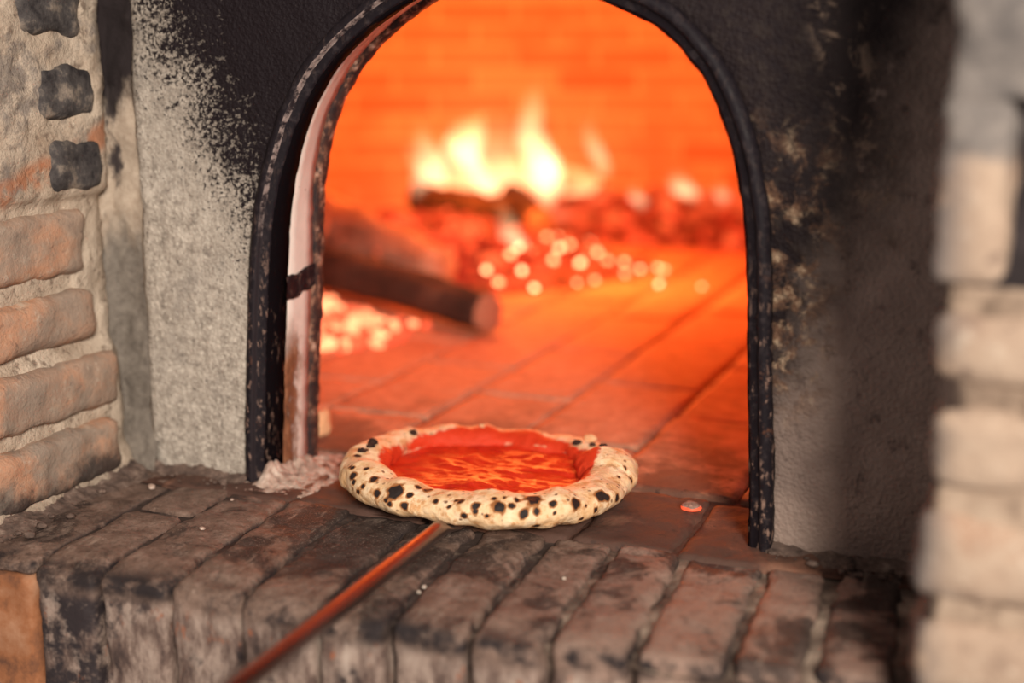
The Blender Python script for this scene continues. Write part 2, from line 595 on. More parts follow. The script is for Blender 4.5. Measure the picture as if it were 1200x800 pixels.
def m_sauce():
    b = NB('glossy_tomato_sauce')
    n = b.noise(38, 5, .65, b.scale(b.co(), (.55, 1.7, 1)), dist=.6)
    n2 = b.noise(115, 5, .65, b.scale(b.co(), (.45, 1.9, 1)))
    col = b.ramp(n, [(.3, (.42, .010, .004)), (.5, (.58, .024, .006)), (.68, (.66, .045, .010))])
    return b.bsdf(col, b.ss(n2, .3, .7, .28, .48), 0, b.bump(b.m('ADD', n2, b.m('MULTIPLY', n, 1.2)), .6, .004), spec=.55)


def m_metal():
    b = NB('brushed_steel')
    n = b.noise(60, 4, .6, b.scale(b.co(), (1, .08, 1)))
    col = b.ramp(n, [(.3, (.20, .14, .125)), (.7, (.40, .32, .30))])
    return b.bsdf(col, b.ss(n, .3, .7, .30, .45), 1., b.bump(n, .08, .001))


def m_bark():
    b = NB('charred_bark')
    n = b.noise(18, 6, .7, b.scale(b.co(), (.4, 1, 1)))
    n2 = b.noise(60, 5, .7)
    col = b.ramp(n, [(.3, (.018, .012, .010)), (.55, (.065, .035, .025)), (.75, (.16, .09, .06))])
    return b.bsdf(col, .9, 0, b.bump(b.m('ADD', n, n2), .8, .008))


def m_cut():
    b = NB('cut_wood_end')
    w = b.n('ShaderNodeTexWave', wave_type='RINGS', rings_direction='X')
    b.set(w.inputs['Vector'], b.co())
    w.inputs['Scale'].default_value = 55
    w.inputs['Distortion'].default_value = 1.5
    col = b.mix(w.outputs['Fac'], (.30, .12, .07), (.46, .19, .11))
    return b.bsdf(col, .85, 0)


def m_ash_wood():
    b = NB('ashen_burnt_wood')
    n = b.noise(22, 6, .7, b.scale(b.co(), (.5, 1, 1)))
    n2 = b.noise(14, 4, .6)
    col = b.ramp(n, [(.3, (.10, .055, .04)), (.5, (.34, .20, .14)), (.7, (.52, .36, .27))])
    hot = b.ss(n2, .60, .70)
    return b.bsdf(col, .95, 0, b.bump(n, .8, .008), em=(1, .12, .03), ems=b.m('MULTIPLY', hot, 1.5))


def m_ember(name, c0, c1, s0, s1, scale=45):
    b = NB(name)
    n = b.noise(scale, 4, .6)
    oi = b.n('ShaderNodeObjectInfo')
    r = oi.outputs['Random']
    lv = b.m('ADD', b.m('MULTIPLY', n, .6), b.m('MULTIPLY', b.m('SUBTRACT', r, .3), .55))
    em = b.mix(b.ss(lv, .2, .75), c0, c1)
    st = b.ss(lv, .18, .72, s0, s1)
    return b.bsdf((.05, .025, .02), .9, 0, em=em, ems=st)


def m_heap():
    b = NB('ember_bed')
    v = b.vor(26)
    n = b.noise(12, 5, .6)
    lv = b.m('ADD', b.m('MULTIPLY', b.m('SUBTRACT', .55, v), .5), n)
    em = b.mix(b.ss(lv, .45, .85), (.8, .015, .006), (1., .10, .03))
    return b.bsdf(b.ramp(n, [(.3, (.03, .015, .012)), (.7, (.12, .055, .04))]), .95, 0, b.bump(v, .8, .02), em=em, ems=b.ss(lv, .38, .74, .15, 1.2))


def m_flame(name, k):
    """burning gas: a volume that only emits, hotter and paler low and in the core"""
    b = NB(name)
    x, y, z = b.xyz()
    n = b.noise(7, 3, .5, b.scale(b.co(), (1.4, 1.4, .5)))
    g = b.co('Generated')
    gz = b.xyz(g)[2]
    e = b.n('ShaderNodeEmission')
    col = b.ramp(gz, [(.0, (1., .56, .24)), (.35, (1., .72, .42)), (1., (1., .46, .15))])
    b.set(e.inputs['Color'], col)
    st = b.m('MULTIPLY', b.ss(n, .3, .65, .45, 1.4), b.ss(gz, 1.05, .25, .12, 1.))
    b.set(e.inputs['Strength'], b.m('MULTIPLY', st, k))
    b.t.links.new(e.outputs[0], b.o.inputs['Volume'])
    return b.mat


MAT = dict(facade=m_facade(), iron=m_iron(), sleeve=m_sleeve(), worn=m_worn_edge_highlight(), rim=m_rim(), lining=m_lining(), ledge=m_ledge(), pier=m_pier_brick(), mortar=m_mortar(),
           groove=m_groove(), rpier=m_right_pier(), hearth=m_hearth(), vault=m_vault(), crust=m_crust(), sauce=m_sauce(), metal=m_metal(),
           bark=m_bark(), cut=m_cut(), ash=m_ash_wood(), heap=m_heap())
MAT['dark_joint'] = m_plain('sooty_joint', [(.3, (.016, .011, .011)), (.55, (.06, .042, .036)), (.75, (.20, .15, .12))], 30)
MAT['hearth_joint'] = m_plain('hearth_joint', [(.3, (.03, .014, .01)), (.7, (.14, .07, .05))], 30)
MAT['sand_joint'] = m_plain('sandy_joint', [(.36, (.03, .02, .018)), (.5, (.14, .10, .078)), (.68, (.40, .31, .24))], 16)
MAT['orange'] = m_plain('bare_orange_brick', [(.36, (.10, .05, .035)), (.5, (.30, .12, .055)), (.66, (.42, .22, .13))], 13)
MAT['fill'] = m_plain('whitish_mortar', [(.34, (.16, .10, .08)), (.5, (.44, .32, .26)), (.66, (.66, .54, .46))], 55, bump=.9)
MAT['rubble'] = m_plain('dusty_rubble', [(.3, (.05, .036, .032)), (.55, (.16, .11, .09)), (.75, (.36, .27, .22))], 70, bump=.9)
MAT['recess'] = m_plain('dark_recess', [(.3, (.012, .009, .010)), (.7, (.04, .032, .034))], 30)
b = NB('dusty_mortar')
n_ = b.noise(22, 6, .68)
MAT['rmortar'] = b.bsdf(b.mix(b.ss(b.m('ADD', b.xyz()[0], b.m('MULTIPLY', b.m('ADD', n_, b.noise(9, 3, .5)), .05)), .876, .862), b.ramp(n_, [(.34, (.10, .068, .05)), (.5, (.32, .235, .175)), (.7, (.44, .34, .26))]), (.035, .022, .018)), .9, 0, b.bump(n_, .8, .003), spec=.2)  # dark colour at the left ends stands for shaded holes in the joints
MAT['black_char'] = m_plain('black_blister', [(.4, (.014, .010, .010)), (.7, (.07, .03, .02))], 90)
MAT['blister'] = m_plain('pale_blister', [(.3, (.62, .30, .14)), (.7, (.75, .48, .28))], 70, rough=.7)
MAT['coal'] = m_ember('glowing_coal', (.85, .016, .006), (1., .115, .035), .4, 1.7)
MAT['dull_coal'] = m_ember('dull_red_coal', (.7, .02, .006), (1., .12, .03), .35, 1.2)
MAT['hot_coal'] = m_ember('bright_ember', (1., .09, .03), (1., .30, .13), 1.1, 3.4)
MAT['spark'] = m_ember('spark_ember', (1., .30, .12), (1., .36, .16), 6., 10.)
MAT['flame'] = m_flame('flame_gas', 27.)
MAT['flame_soft'] = m_flame('thin_flame_gas', 11.)
MAT['flame_mid'] = m_flame('pale_flame_gas', 22.)
MAT['glow_veil'] = m_flame('faint_flame_glow', 4.6)  # for volumes added to paint the glow around the flames
MAT['crumb'] = m_plain('pale_crumb', [(.3, (.75, .62, .5)), (.7, (.85, .76, .66))], 90)
MAT['ember_core'] = m_plain('ashen_coal', [(.3, (.10, .06, .05)), (.7, (.45, .28, .22))], 200)

# ------------------------------------------------------------------ arch outline (x, z) at the facade plane
ARCH = [(0., -.01), (.001, .03), (.003, .063), (.006, .115), (.010, .168), (.014, .22), (.019, .271), (.028, .331), (.045, .39), (.070, .448),
        (.105, .5), (.154, .543), (.205, .574), (.26, .594), (.328, .602), (.395, .594), (.455, .574), (.504, .5525), (.537, .5275),
        (.571, .487), (.598, .429), (.615, .362), (.622, .303), (.625, .25), (.627, .2), (.631, .12), (.634, .06), (.635, .02), (.636, -.01)]


def catmull(P, k=5):
    out = []
    for i in range(len(P) - 1):
        p0, p1, p2, p3 = P[max(0, i - 1)], P[i], P[i + 1], P[min(len(P) - 1, i + 2)]
        for j in range(k):
            t = j / k
            out.append(tuple(.5 * ((2 * p1[a]) + (-p0[a] + p2[a]) * t + (2 * p0[a] - 5 * p1[a] + 4 * p2[a] - p3[a]) * t * t +
                                   (-p0[a] + 3 * p1[a] - 3 * p2[a] + p3[a]) * t ** 3) for a in range(2)))
    out.append(P[-1])
    return out


AP = catmull(ARCH, 6)
NA = len(AP)
AN = []
for i in range(NA):
    a, b_ = AP[max(0, i - 1)], AP[min(NA - 1, i + 1)]
    t = Vector((b_[0] - a[0], b_[1] - a[1])).normalized()
    AN.append((t.y, -t.x))     # inward normal


def arch(i, n, y, jitter=0., seed=0.):
    p, q = AP[i], AN[i]
    w = Vector((p[0], y, p[1]))
    t = max(0., min(1., (p[1] - .24) / .22))
    n -= .019 * t * t * (3 - 2 * t) * max(0., min(1., y / .09))      # the throat splays towards the crown
    if jitter:
        n = n + fbm(w, 60, seed, 3) * jitter
    return Vector((p[0] + q[0] * n, y, p[1] + q[1] * n))


def sweep(bm, prof, jit=0., seed=0., i0=0, i1=None, jy=0., mseg=()):
    """sweeps a closed (inward, depth) profile along the arch"""
    i1 = NA - 1 if i1 is None else i1
    rows = []
    for i in range(i0, i1 + 1):
        r = []
        for k, (n, y) in enumerate(prof):
            v = arch(i, n, y, jit, seed + k * .13)
            if jy:
                v.y += fbm(v, 70, seed + 5, 2) * jy
            r.append(bm.verts.new(v))
        rows.append(r)
    m = len(prof)
    for a in range(len(rows) - 1):
        for k in range(m):
            f = bm.faces.new([rows[a][k], rows[a][(k + 1) % m], rows[a + 1][(k + 1) % m], rows[a + 1][k]])
            f.material_index = 1 if k in mseg else 0
    bm.faces.new(rows[0])
    bm.faces.new(list(reversed(rows[-1])))
    bmesh.ops.recalc_face_normals(bm, faces=bm.faces[:])


# ------------------------------------------------------------------ facade
def build_facade():
    bm = bmesh.new()
    L, R, T = -.142, 1.15, .95
    # matching outer rectangle points by angle spread
    outer = []
    nL = int(NA * .34)
    nR = int(NA * .34)
    nT = NA - nL - nR
    for i in range(nL):
        outer.append((L, -.01 + (T + .01) * i / nL))
    for i in range(nT):
        outer.append((L + (R - L) * i / nT, T))
    for i in range(nR):
        outer.append((R, T - (T + .01) * i / (nR - 1)))
    K = 26
    rows = []
    for i in range(NA):
        r = []
        a = arch(i, .010, 0)
        for k in range(K + 1):
            t = (k / K) ** 1.15
            x = a.x + (outer[i][0] - a.x) * t
            z = a.z + (outer[i][1] - a.z) * t
            w = Vector((x, 0, z))
            y = fbm(w, 14, 2., 4) * .0035 + fbm(w, 60, 5., 2) * .0012
            if x < .3:
                y += fbm(w, 110, 8., 2) * .0012
            if k == K and outer[i][0] == L:
                x += fbm(w, 25, 1., 4) * .006
                y += .006
            if k == 0:
                y = .004
            r.append(bm.verts.new((x, y, z)))
        # return of the left edge and back
        r.append(bm.verts.new((outer[i][0], .118, outer[i][1])))
        rows.append(r)
    m = len(rows[0])
    for i in range(NA - 1):
        for k in range(m - 1):
            bm.faces.new([rows[i][k], rows[i + 1][k], rows[i + 1][k + 1], rows[i][k + 1]])
    # masonry throat behind the iron frame
    tun = []
    for i in range(NA):
        tun.append([rows[i][0]] + [bm.verts.new(arch(i, n_, y)) for n_, y in ((.010, .06), (.010, .119), (-.10, .1195), (-.25, .1195), (-.42, .1195))])
    for i in range(NA - 1):
        for k in range(5):
            bm.faces.new([tun[i][k], tun[i][k + 1], tun[i + 1][k + 1], tun[i + 1][k]])
    o = link('wall_front', bm, MAT['facade'])
    S(o, kind='structure')
    return o


build_facade()

# ------------------------------------------------------------------ iron arch frame
fr = S(empty('oven_mouth_frame', (0, 0, 0)), 'black sooty iron arch framing the glowing oven mouth', 'oven frame')
bm = bmesh.new()
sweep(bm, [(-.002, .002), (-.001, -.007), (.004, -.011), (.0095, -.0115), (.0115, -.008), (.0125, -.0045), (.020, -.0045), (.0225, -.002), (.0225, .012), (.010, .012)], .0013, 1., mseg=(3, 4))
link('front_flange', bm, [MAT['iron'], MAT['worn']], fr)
bm = bmesh.new()
sweep(bm, [(.0215, -.001), (.0245, .0), (.0265, .018), (.0265, .036), (.018, .038), (.012, .012)], .0012, 3.)
link('sleeve', bm, MAT['sleeve'], fr)
bm = bmesh.new()
sweep(bm, [(.010, .034), (.0245, .034), (.0255, .055), (.0255, .075), (.0255, .094), (.010, .096)], .0016, 5.)
link('reveal_lining', bm, MAT['lining'], fr)
bm = bmesh.new()
sweep(bm, [(.012, .094), (.0270, .0945), (.0300, .098), (.0315, .112), (.028, .117), (.012, .117)], .0022, 7., jy=.004)
link('inner_rim', bm, MAT['rim'], fr)
# iron strap across the lining, near the left jamb
bm = bmesh.new()


def zi(z):
    return min(range(NA // 2), key=lambda i: abs(AP[i][1] - z))


def strap(bm, z0, z1, y0, y1, n0=.020, n1=.0292):
    def f(u, v):
        # v round the section, u along depth
        y = y0 + (y1 - y0) * u
        zc = (z0 + z1) / 2 + (u - .5) * .010 + nz((u, 0, 0), 4, 3) * .004
        hz = (z1 - z0) / 2 * (1 + .25 * nz((u, 1, 0), 5, 6))
        ang = v * 2 * pi
        dz = max(-1, min(1, 1.3 * sin(ang)))
        dn = max(-1, min(1, 1.3 * cos(ang)))
        i = zi(zc + hz * dz)
        p = arch(i, (n0 + n1) / 2 + (n1 - n0) / 2 * dn, y)
        p.z = zc + hz * dz
        return p
    grid(bm, lambda u, v: f(v, u), 20, 12, closed_u=True)
    bmesh.ops.recalc_face_normals(bm, faces=bm.faces[:])


strap(bm, .218, .246, .030, .098)
o = link('hinge_strap', bm, MAT['iron'], fr)

# ------------------------------------------------------------------ mortar at the feet of the frame
bm = bmesh.new()


def foot(u, v):
    x = .002 + u * .098
    y = -.034 + v * .185
    w = Vector((x, y, 0))
    yy = max(0, min(1, (y + .026) / .03)) * max(0, min(1, (.125 - y) / .06))
    h = (.024 - .012 * max(0, min(1, y / .04))) * exp(-((x - .030 - .10 * max(0, y)) / .010) ** 2) * yy
    h += .0045 * exp(-((x - .045) / .026) ** 2) * yy
    h *= 1 + .5 * fbm(w, 60, 4., 4)
    return Vector((x, y, h - .0042 + fbm(w, 130, 3., 4) * .0024))


grid(bm, foot, 64, 100)
o = S(link('trim_1', bm, MAT['fill']), kind='structure')
bm = bmesh.new()


def fillet(p0, p1, nrm, wd, ht, seed):
    p0, p1, nrm = Vector(p0), Vector(p1), Vector(nrm)

    def f(u, v):
        c = p0.lerp(p1, u)
        k = wd * (1 + .6 * nz(c, 30, seed))
        w = c + nrm * (v * k)
        h = ht * (1 - v) ** 1.6 * (1 + .7 * nz(c, 22, seed + 2)) + fbm(w, 70, seed, 4) * .0045 * (1 - v * .6)
        return Vector((w.x, w.y, h - .002 - .004 * v))
    grid(bm, f, max(20, int((p1 - p0).length / .0025)), 14)


fillet((-.15, .004, 0), (.003, .004, 0), (0, -1, 0), .026, .008, 1.)
fillet((.632, .004, 0), (.82, .004, 0), (0, -1, 0), .022, .007, 5.)
fillet((-.160, -.31, 0), (-.160, .0, 0), (1, 0, 0), .034, .010, 9.)
for k in range(60):
    q = random.random()
    if k % 3 == 0:
        p = (.62 + q * .17, -.014 - random.random() * .03, -.0015)
    elif k % 3 == 1:
        p = (-.14 + q * .16, -.012 - random.random() * .035, -.0015)
    else:
        p = (-.135 + random.random() * .03, -.29 + q * .27, -.0015)
    lump(bm, p, .0012 + random.random() ** 3 * .0045, 2.1 * k, 2, .5, (1.3, 1, .7), 1.6)
bmesh.ops.recalc_face_normals(bm, faces=bm.faces[:])
S(link('rubble', bm, MAT['rubble']), 'dusty mortar rubble crumbled along the foot of the walls', 'rubble', kind='stuff')

# ------------------------------------------------------------------ grimy corner strip between pier and facade
bm = bmesh.new()


def corner(u, v):
    x = -.215 + u * .085
    z = -.01 + v * .96
    w = Vector((x, 0, z))
    return Vector((x, .012 + fbm(w, 22, 4., 4) * .008 + fbm(w, 70, 2., 2) * .003 - max(0, .05 - z) * .5 - .012 * (1 if x < -.19 else 0), z))


grid(bm, corner, 16, 140)
S(link('trim_2', bm, MAT['groove']), kind='structure')

# ------------------------------------------------------------------ left brick pier
lp = S(empty('wall_left'), kind='structure')
bm = bmesh.new()
X = -.170
#          z0    z1    y_end   x_out
courses = [(.004, .072, -.036, -.150), (.086, .152, -.022, -.158), (.170, .232, -.046, -.168), (.251, .326, -.052, -.172)]
for k, (z0, z1, ye, xo) in enumerate(courses):
    cuts = [ye, ye - .235 - .01 * k, ye - .49]
    if k == 3:
        cuts = [ye, ye - .30, ye - .49]
    for a in range(len(cuts) - 1):
        brick(bm, xo - .10, xo, cuts[a + 1] + .006, cuts[a] - .004, z0, z1, .012, .0085, .004, 3. * k + a)
for k, (z0, z1, y0, y1) in enumerate([(.345, .408, -.118, -.022), (.428, .492, -.128, -.030), (.520, .585, -.15, -.045), (.60, .665, -.13, -.03)]):
    brick(bm, X - .10, X + .0042, y0, y1, z0, z1, .014, .008, .004, 13. * k)
link('bricks', bm, MAT['pier'], lp)
bm = bmesh.new()


def pier_face(u, v):
    y = -.52 + u * .535
    z = -.02 + v * .93
    w = Vector((0, y, z))
    x = X - .014 + fbm(w, 18, 6., 4) * .006 + fbm(w, 60, 3., 3) * .003
    if z > .335:
        x += .0125 * min(1, (z - .335) / .01)
    if z < .17:
        x += .014 * min(1, (.17 - z) / .03)
    if z < .03:
        x += .030 * ((.03 - z) / .05) ** .8
    if y > -.03:
        x -= ((y + .03) / .045) ** 2 * .03
    return Vector((x, y, z))


grid(bm, pier_face, 90, 150)
link('mortar', bm, MAT['mortar'], lp)

# ------------------------------------------------------------------ right brick pier
rp = S(empty('wall_right'), kind='structure')
bm = bmesh.new()
YF = -.33
rc = [(.262, .318, .800), (.182, .246, .803), (.094, .166, .797), (.018, .082, .798), (-.062, .004, .803), (-.15, -.076, .80), (-.24, -.165, .80)]
for k, (z0, z1, x0) in enumerate(rc):
    xs = [x0, x0 + (.20 if k % 2 else .12), x0 + .42]
    for a in range(2):
        brick(bm, xs[a] + .003, xs[a + 1] - .004, YF, YF + .11, z0, z1, .017, .010, .005, 5. * k + a)
    brick(bm, x0 + .006, x0 + .11, YF + .118, YF + .23, z0, z1, .014, .012, .005, 5. * k + 3)
# the upright brick and the stone above it
brick(bm, .799, .850, YF, YF + .11, .336, .470, .010, .010, .005, 81.)
brick(bm, .802, .868, YF + .004, YF + .115, .462, .60, .012, .010, .006, 91.)
brick(bm, .850, 1.15, YF + .004, YF + .115, .498, .60, .012, .012, .006, 95.)
brick(bm, .80, 1.15, YF, YF + .115, .605, .68, .012, .012, .006, 97.)
link('bricks', bm, MAT['rpier'], rp)
bm = bmesh.new()


def rmort(u, v):
    x = .812 + u * .34
    z = -.25 + v * .585
    w = Vector((x, 0, z))
    return Vector((x, YF + .010 + fbm(w, 20, 3., 4) * .005 + fbm(w, 70, 3., 2) * .002, z))


grid(bm, rmort, 40, 70)


def rmort2(u, v):
    y = YF + .01 + u * .33
    z = -.25 + v * 1.15
    w = Vector((0, y, z))
    return Vector((.814 + fbm(w, 20, 3., 4) * .004, y, z))


grid(bm, rmort2, 30, 70)
link('mortar', bm, MAT['rmortar'], rp)
bm = bmesh.new()


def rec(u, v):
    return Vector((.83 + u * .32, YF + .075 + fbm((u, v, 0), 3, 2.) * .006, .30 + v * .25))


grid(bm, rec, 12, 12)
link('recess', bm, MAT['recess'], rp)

# ------------------------------------------------------------------ ledge of bricks set on edge
lg = S(empty('brick_ledge'), 'worn sooty brick ledge in front of the oven mouth', 'ledge')
JX = [-.060, .018, .103, .186, .269, .344, .423, .496, .571, .655, .719, .795, .87]
bm = bmesh.new()


def yfront(x):
    return -.309 + max(0, x - .45) * .13


def lean(w):
    # bricks run slightly askew to the mouth
    w = w.copy()
    w.x -= (w.y + .3) * .055
    # hollow worn nosing
    k = max(0., min(1., (w.z + .055) / .055))
    w.z -= k * (max(0, (-.258 - w.y) / .05) ** 2 * .0085 + .0020 * (1 + nz((w.x, w.y, 0), 9, 4)))
    return w


def lean2(w):
    w = lean(w)
    w.z -= .002
    return w


for k in range(len(JX) - 1):
    x0, x1 = JX[k], JX[k + 1]
    g0 = .0022 if k < 4 else .0032
    yf = yfront((x0 + x1) / 2) + random.uniform(-.003, .003)
    ye = (-.052 if k < 5 else -.048) + random.uniform(-.006, .006)
    zt = random.uniform(-.0025, .0005)
    if k == 0:
        brick(bm, x0 + g0, x1 - g0, yf, -.138, -.30, zt, .0085, .0065, .0034, 7.7 * k, lean)
        brick(bm, x0 + g0, x1 - g0, -.131, .0, -.10, zt, .006, .0075, .003, 7.7 * k + 2, lean)
    elif k >= 10:
        brick(bm, x0 + g0, x1 - g0, yf, .01, -.30, zt - .002, .013, .0085, .0035, 7.7 * k, lean)
    else:
        brick(bm, x0 + g0, x1 - g0, yf, ye, -.30, zt, .0085, .0065, .0034, 7.7 * k, lean)
# bricks filling the left end, against the pier
brick(bm, -.142, -.064, -.304, -.05, -.02, -.004, .006, .008, .003, 61., lean)
brick(bm, -.142, -.064, -.046, .01, -.06, -.004, .006, .008, .003, 63., lean)
link('bricks', bm, MAT['ledge'], lg)
bm = bmesh.new()
brick(bm, -.142, -.0655, -.3065, -.06, -.30, -.022, .006, .009, .003, 71., lean)
o = link('corner_brick', bm, MAT['orange'], lg)
o['label'] = 'bare orange corner brick'
bm = bmesh.new()


def bed(u, v):
    x = -.14 + u * 1.0
    y = -.290 + v * .30
    w = Vector((x, y, 0))
    return Vector((x - (y + .3) * .055, y, -.0095 + fbm(w, 35, 2., 4) * .0030 - .010 * max(0, min(1, (-.225 - y) / .04))))


grid(bm, bed, 200, 50)


def bedf(u, v):
    return Vector((-.14 + u * 1.0, yfront(-.14 + u) + .022, -.30 + v * .286))


grid(bm, bedf, 40, 10)
bmesh.ops.recalc_face_normals(bm, faces=bm.faces[:])
for f in bm.faces:
    f.material_index = 1 if f.calc_center_median().x > .42 else 0
link('mortar_bed', bm, [MAT['dark_joint'], MAT['sand_joint']], lg)

# ------------------------------------------------------------------ hearth floor
fl = S(empty('floor'), kind='structure')
bm = bmesh.new()


def lean_h(w):
    w = w.copy()
    w.x -= 0
    return w


# threshold course under the arch
tx = [-.10, .09, .26, .43, .545, .70]
for k in range(len(tx) - 1):
    brick(bm, tx[k] + .002, tx[k + 1] - .002, -.052, .128, -.06, -.001 + random.uniform(-.002, .001), .006, .009, .0032, 4.4 * k)
cols = [-1.565, -1.40, -1.235, -1.07, -.905, -.74, -.575, -.41, -.245, -.08, .082, .238, .405, .57, .735, .90, 1.065, 1.23]
offs = {.082: .50, .238: .295, .405: .47, -.08: .33, .57: .30, -.245: .17, -.41: .35}
for i in range(len(cols) - 1):
    x0, x1 = cols[i], cols[i + 1]
    o_ = offs.get(x0, .2 + .165 * (i % 2))
    ys = [.134]
    y = o_ if o_ > .2 else o_ + .33
    while y < 2.75:
        ys.append(y)
        y += .33
    for a in range(len(ys) - 1):
        far = ys[a] > 1.1 or x0 < -.5
        brick(bm, x0 + .0016, x1 - .0016, ys[a] + .0016, ys[a + 1] - .0016, -.05, random.uniform(-.0022, .001), .004, .04 if far else .014, .002, i * 3.3 + a)
link('tiles', bm, MAT['hearth'], fl)
bm = bmesh.new()
grid(bm, lambda u, v: Vector((-1.6 + u * 2.9, -.05 + v * 2.85, -.0065)), 30, 30)
link('joints', bm, MAT['hearth_joint'], fl)

# ------------------------------------------------------------------ brick vault inside the oven
bm = bmesh.new()
uvl = bm.loops.layers.uv.new('UVMap')
VC = Vector((-.2, 1.3, 0))
VR, VH = 1.35, 1.02
NU, NV = 120, 34
prof = []
s_acc = 0
for j in range(NV + 1):
    t = j / NV * pi / 2
    prof.append((VR * max(0, cos(t)) ** .42, VH * sin(t) ** 1.0))
arc = [0]
for j in range(NV):
    arc.append(arc[-1] + sqrt((prof[j + 1][0] - prof[j][0]) ** 2 + (prof[j + 1][1] - prof[j][1]) ** 2))
vs = []
for j in range(NV + 1):
    r = []
    for i in range(NU):
        a = 2 * pi * i / NU
        p = VC + Vector((prof[j][0] * cos(a), prof[j][0] * sin(a), prof[j][1] - .02))
        p += Vector((cos(a), sin(a), 0)) * fbm(p, 6, 1.) * .01
        p.y = max(p.y, .122)
        r.append(bm.verts.new(p))
    vs.append(r)
for j in range(NV):
    for i in range(NU):
        i2 = (i + 1) % NU
        q = [vs[j][i], vs[j + 1][i], vs[j + 1][i2], vs[j][i2]]
        c = sum((v.co for v in q), Vector()) / 4
        if c.y < .33 and -.30 < c.x < .68 and c.z < .74:
            continue
        try:
            f = bm.faces.new(q)
        except ValueError:
            continue
        for lp_, (ii, jj) in zip(f.loops, [(i, j), (i, j + 1), (i + 1, j + 1), (i + 1, j)]):
            lp_[uvl].uv = (2 * pi * VR * ii / NU, arc[jj])
o = S(link('wall_back', bm, MAT['vault']), kind='structure')

# ------------------------------------------------------------------ pizza peel
pe = S(empty('pizza_peel', (.295, .07, 0)), 'steel pizza peel under the pizza with its handle reaching off the ledge', 'pizza peel')
bm = bmesh.new()
PB = Vector((-.295, -.07, 0))
NBL = 64
prof = [(0, .0075), (.10, .0075), (.1295, .0075), (.130, .0068), (.130, .0060), (.1295, .0055), (.10, .0055), (0, .0055)]
rows = []
for r, z in prof[1:-1]:
    rows.append([bm.verts.new((r * cos(2 * pi * k / NBL), r * sin(2 * pi * k / NBL), z)) for k in range(NBL)])
for a in range(len(rows) - 1):
    for k in range(NBL):
        bm.faces.new([rows[a][k], rows[a][(k + 1) % NBL], rows[a + 1][(k + 1) % NBL], rows[a + 1][k]])
bm.faces.new(rows[0])
bm.faces.new(rows[-1])
bmesh.ops.recalc_face_normals(bm, faces=bm.faces[:])
link('blade', bm, MAT['metal'], pe)
H0 = Vector((.3085, -.078, .0135))
H1 = CAM + ray(283, 800) * 1.04
HD = (H1 - H0)
bm = bmesh.new()
pts = [H0 + HD * t + PB for t in (0.085, .11, .2, .4, .6, .8, 1., 1.3, 1.7)]
tube(bm, pts, .0092, 24)
hd = link('handle', bm, MAT['metal'], pe)
bm = bmesh.new()
# flattened socket between blade and handle
soc = []
for t, w, h, z in [(-.10, .016, .0008, .0073), (.0, .0155, .0010, .0073), (.04, .0145, .0014, .0076), (.065, .012, .0042, .0105), (.09, .0100, .0078, .0128), (.115, .0094, .0090, .0134), (.14, .0088, .0088, .0138)]:
    c = H0 + HD * t + PB
    soc.append([bm.verts.new((c.x + w * cos(2 * pi * k / 24), c.y, (c.z if t > .08 else z) + h * sin(2 * pi * k / 24))) for k in range(24)])
for a in range(len(soc) - 1):
    for k in range(24):
        bm.faces.new([soc[a][k], soc[a][(k + 1) % 24], soc[a + 1][(k + 1) % 24], soc[a + 1][k]])
bm.faces.new(soc[0])
bm.faces.new(soc[-1])
bmesh.ops.recalc_face_normals(bm, faces=bm.faces[:])
link('socket', bm, MAT['metal'], hd)

# ------------------------------------------------------------------ pizza
PZ = Vector((.295, .070, .0085))
pz = S(empty('pizza', PZ), 'round tomato sauce pizza with puffy leopard spotted crust', 'pizza')


def R_out(a):
    """outer radius by direction, from the outline in the picture"""
    d = math.degrees(a) % 360
    K = [(0, .170), (25, .163), (50, .152), (80, .152), (110, .155), (140, .165), (165, .176), (190, .178), (215, .184), (240, .176), (265, .172), (285, .178), (305, .188), (330, .186), (360, .170)]
    for (d0, r0), (d1, r1) in zip(K, K[1:]):
        if d0 <= d <= d1:
            t = (d - d0) / (d1 - d0)
            t = t * t * (3 - 2 * t)
            return r0 + (r1 - r0) * t
    return .17


# char spots on the rim: (direction in degrees, angle round the rim tube, radius in metres)
SPOTS = []


def rim_point(a, th):
    """th: 0 outward, 90 up, 180 inward, 270 down"""
    ro = R_out(a)
    p0 = Vector((cos(a) * 2.2, sin(a) * 2.2, .3))
    wv = .0275 * (1 + .16 * nz(p0, 1.3, 4.))
    hv = .0185 * (1 + .20 * nz(p0, 1.6, 9.))
    d = math.degrees(a) % 360
    # a big bubble on the right, a higher back edge
    hv *= 1 + .30 * exp(-((d - 12) / 13) ** 2) - .26 * exp(-((d - 85) / 42) ** 2) + .12 * exp(-((d - 205) / 25) ** 2)
    wv *= 1 + .30 * exp(-((d - 12) / 13) ** 2)
    c, s = cos(th), sin(th)
    rr = ro - wv + wv * (abs(c) ** .9) * (1 if c > 0 else -1)
    z = hv * .92 + hv * (s if s > 0 else s * .9)
    q = Vector((rr * cos(a), rr * sin(a), z))
    f = fbm(q, 22, 3., 3) * .0042 + fbm(q, 60, 6., 2) * .0012
    q += Vector((cos(a) * c, sin(a) * c, s)) * f
    if s < 0:
        q.z = max(q.z, 0.0005)
    return q


def spot_px(u, v, r):
    """finds where a spot of the photograph lies on the rim"""
    best = None
    d0 = ray(u, v).normalized()
    for ia in range(0, 360, 2):
        for it in range(-40, 200, 6):
            a, th = radians(ia), radians(it)
            p = rim_point(a, th) + PZ - CAM
            t = p.dot(d0)
            e = (p - d0 * t).length
            nrm = Vector((cos(a) * cos(th), sin(a) * cos(th), sin(th)))
            if nrm.dot(d0) > 0:
                continue
            if best is None or e < best[0]:
                best = (e, a, th)
    return rim_point(best[1], best[2]), r


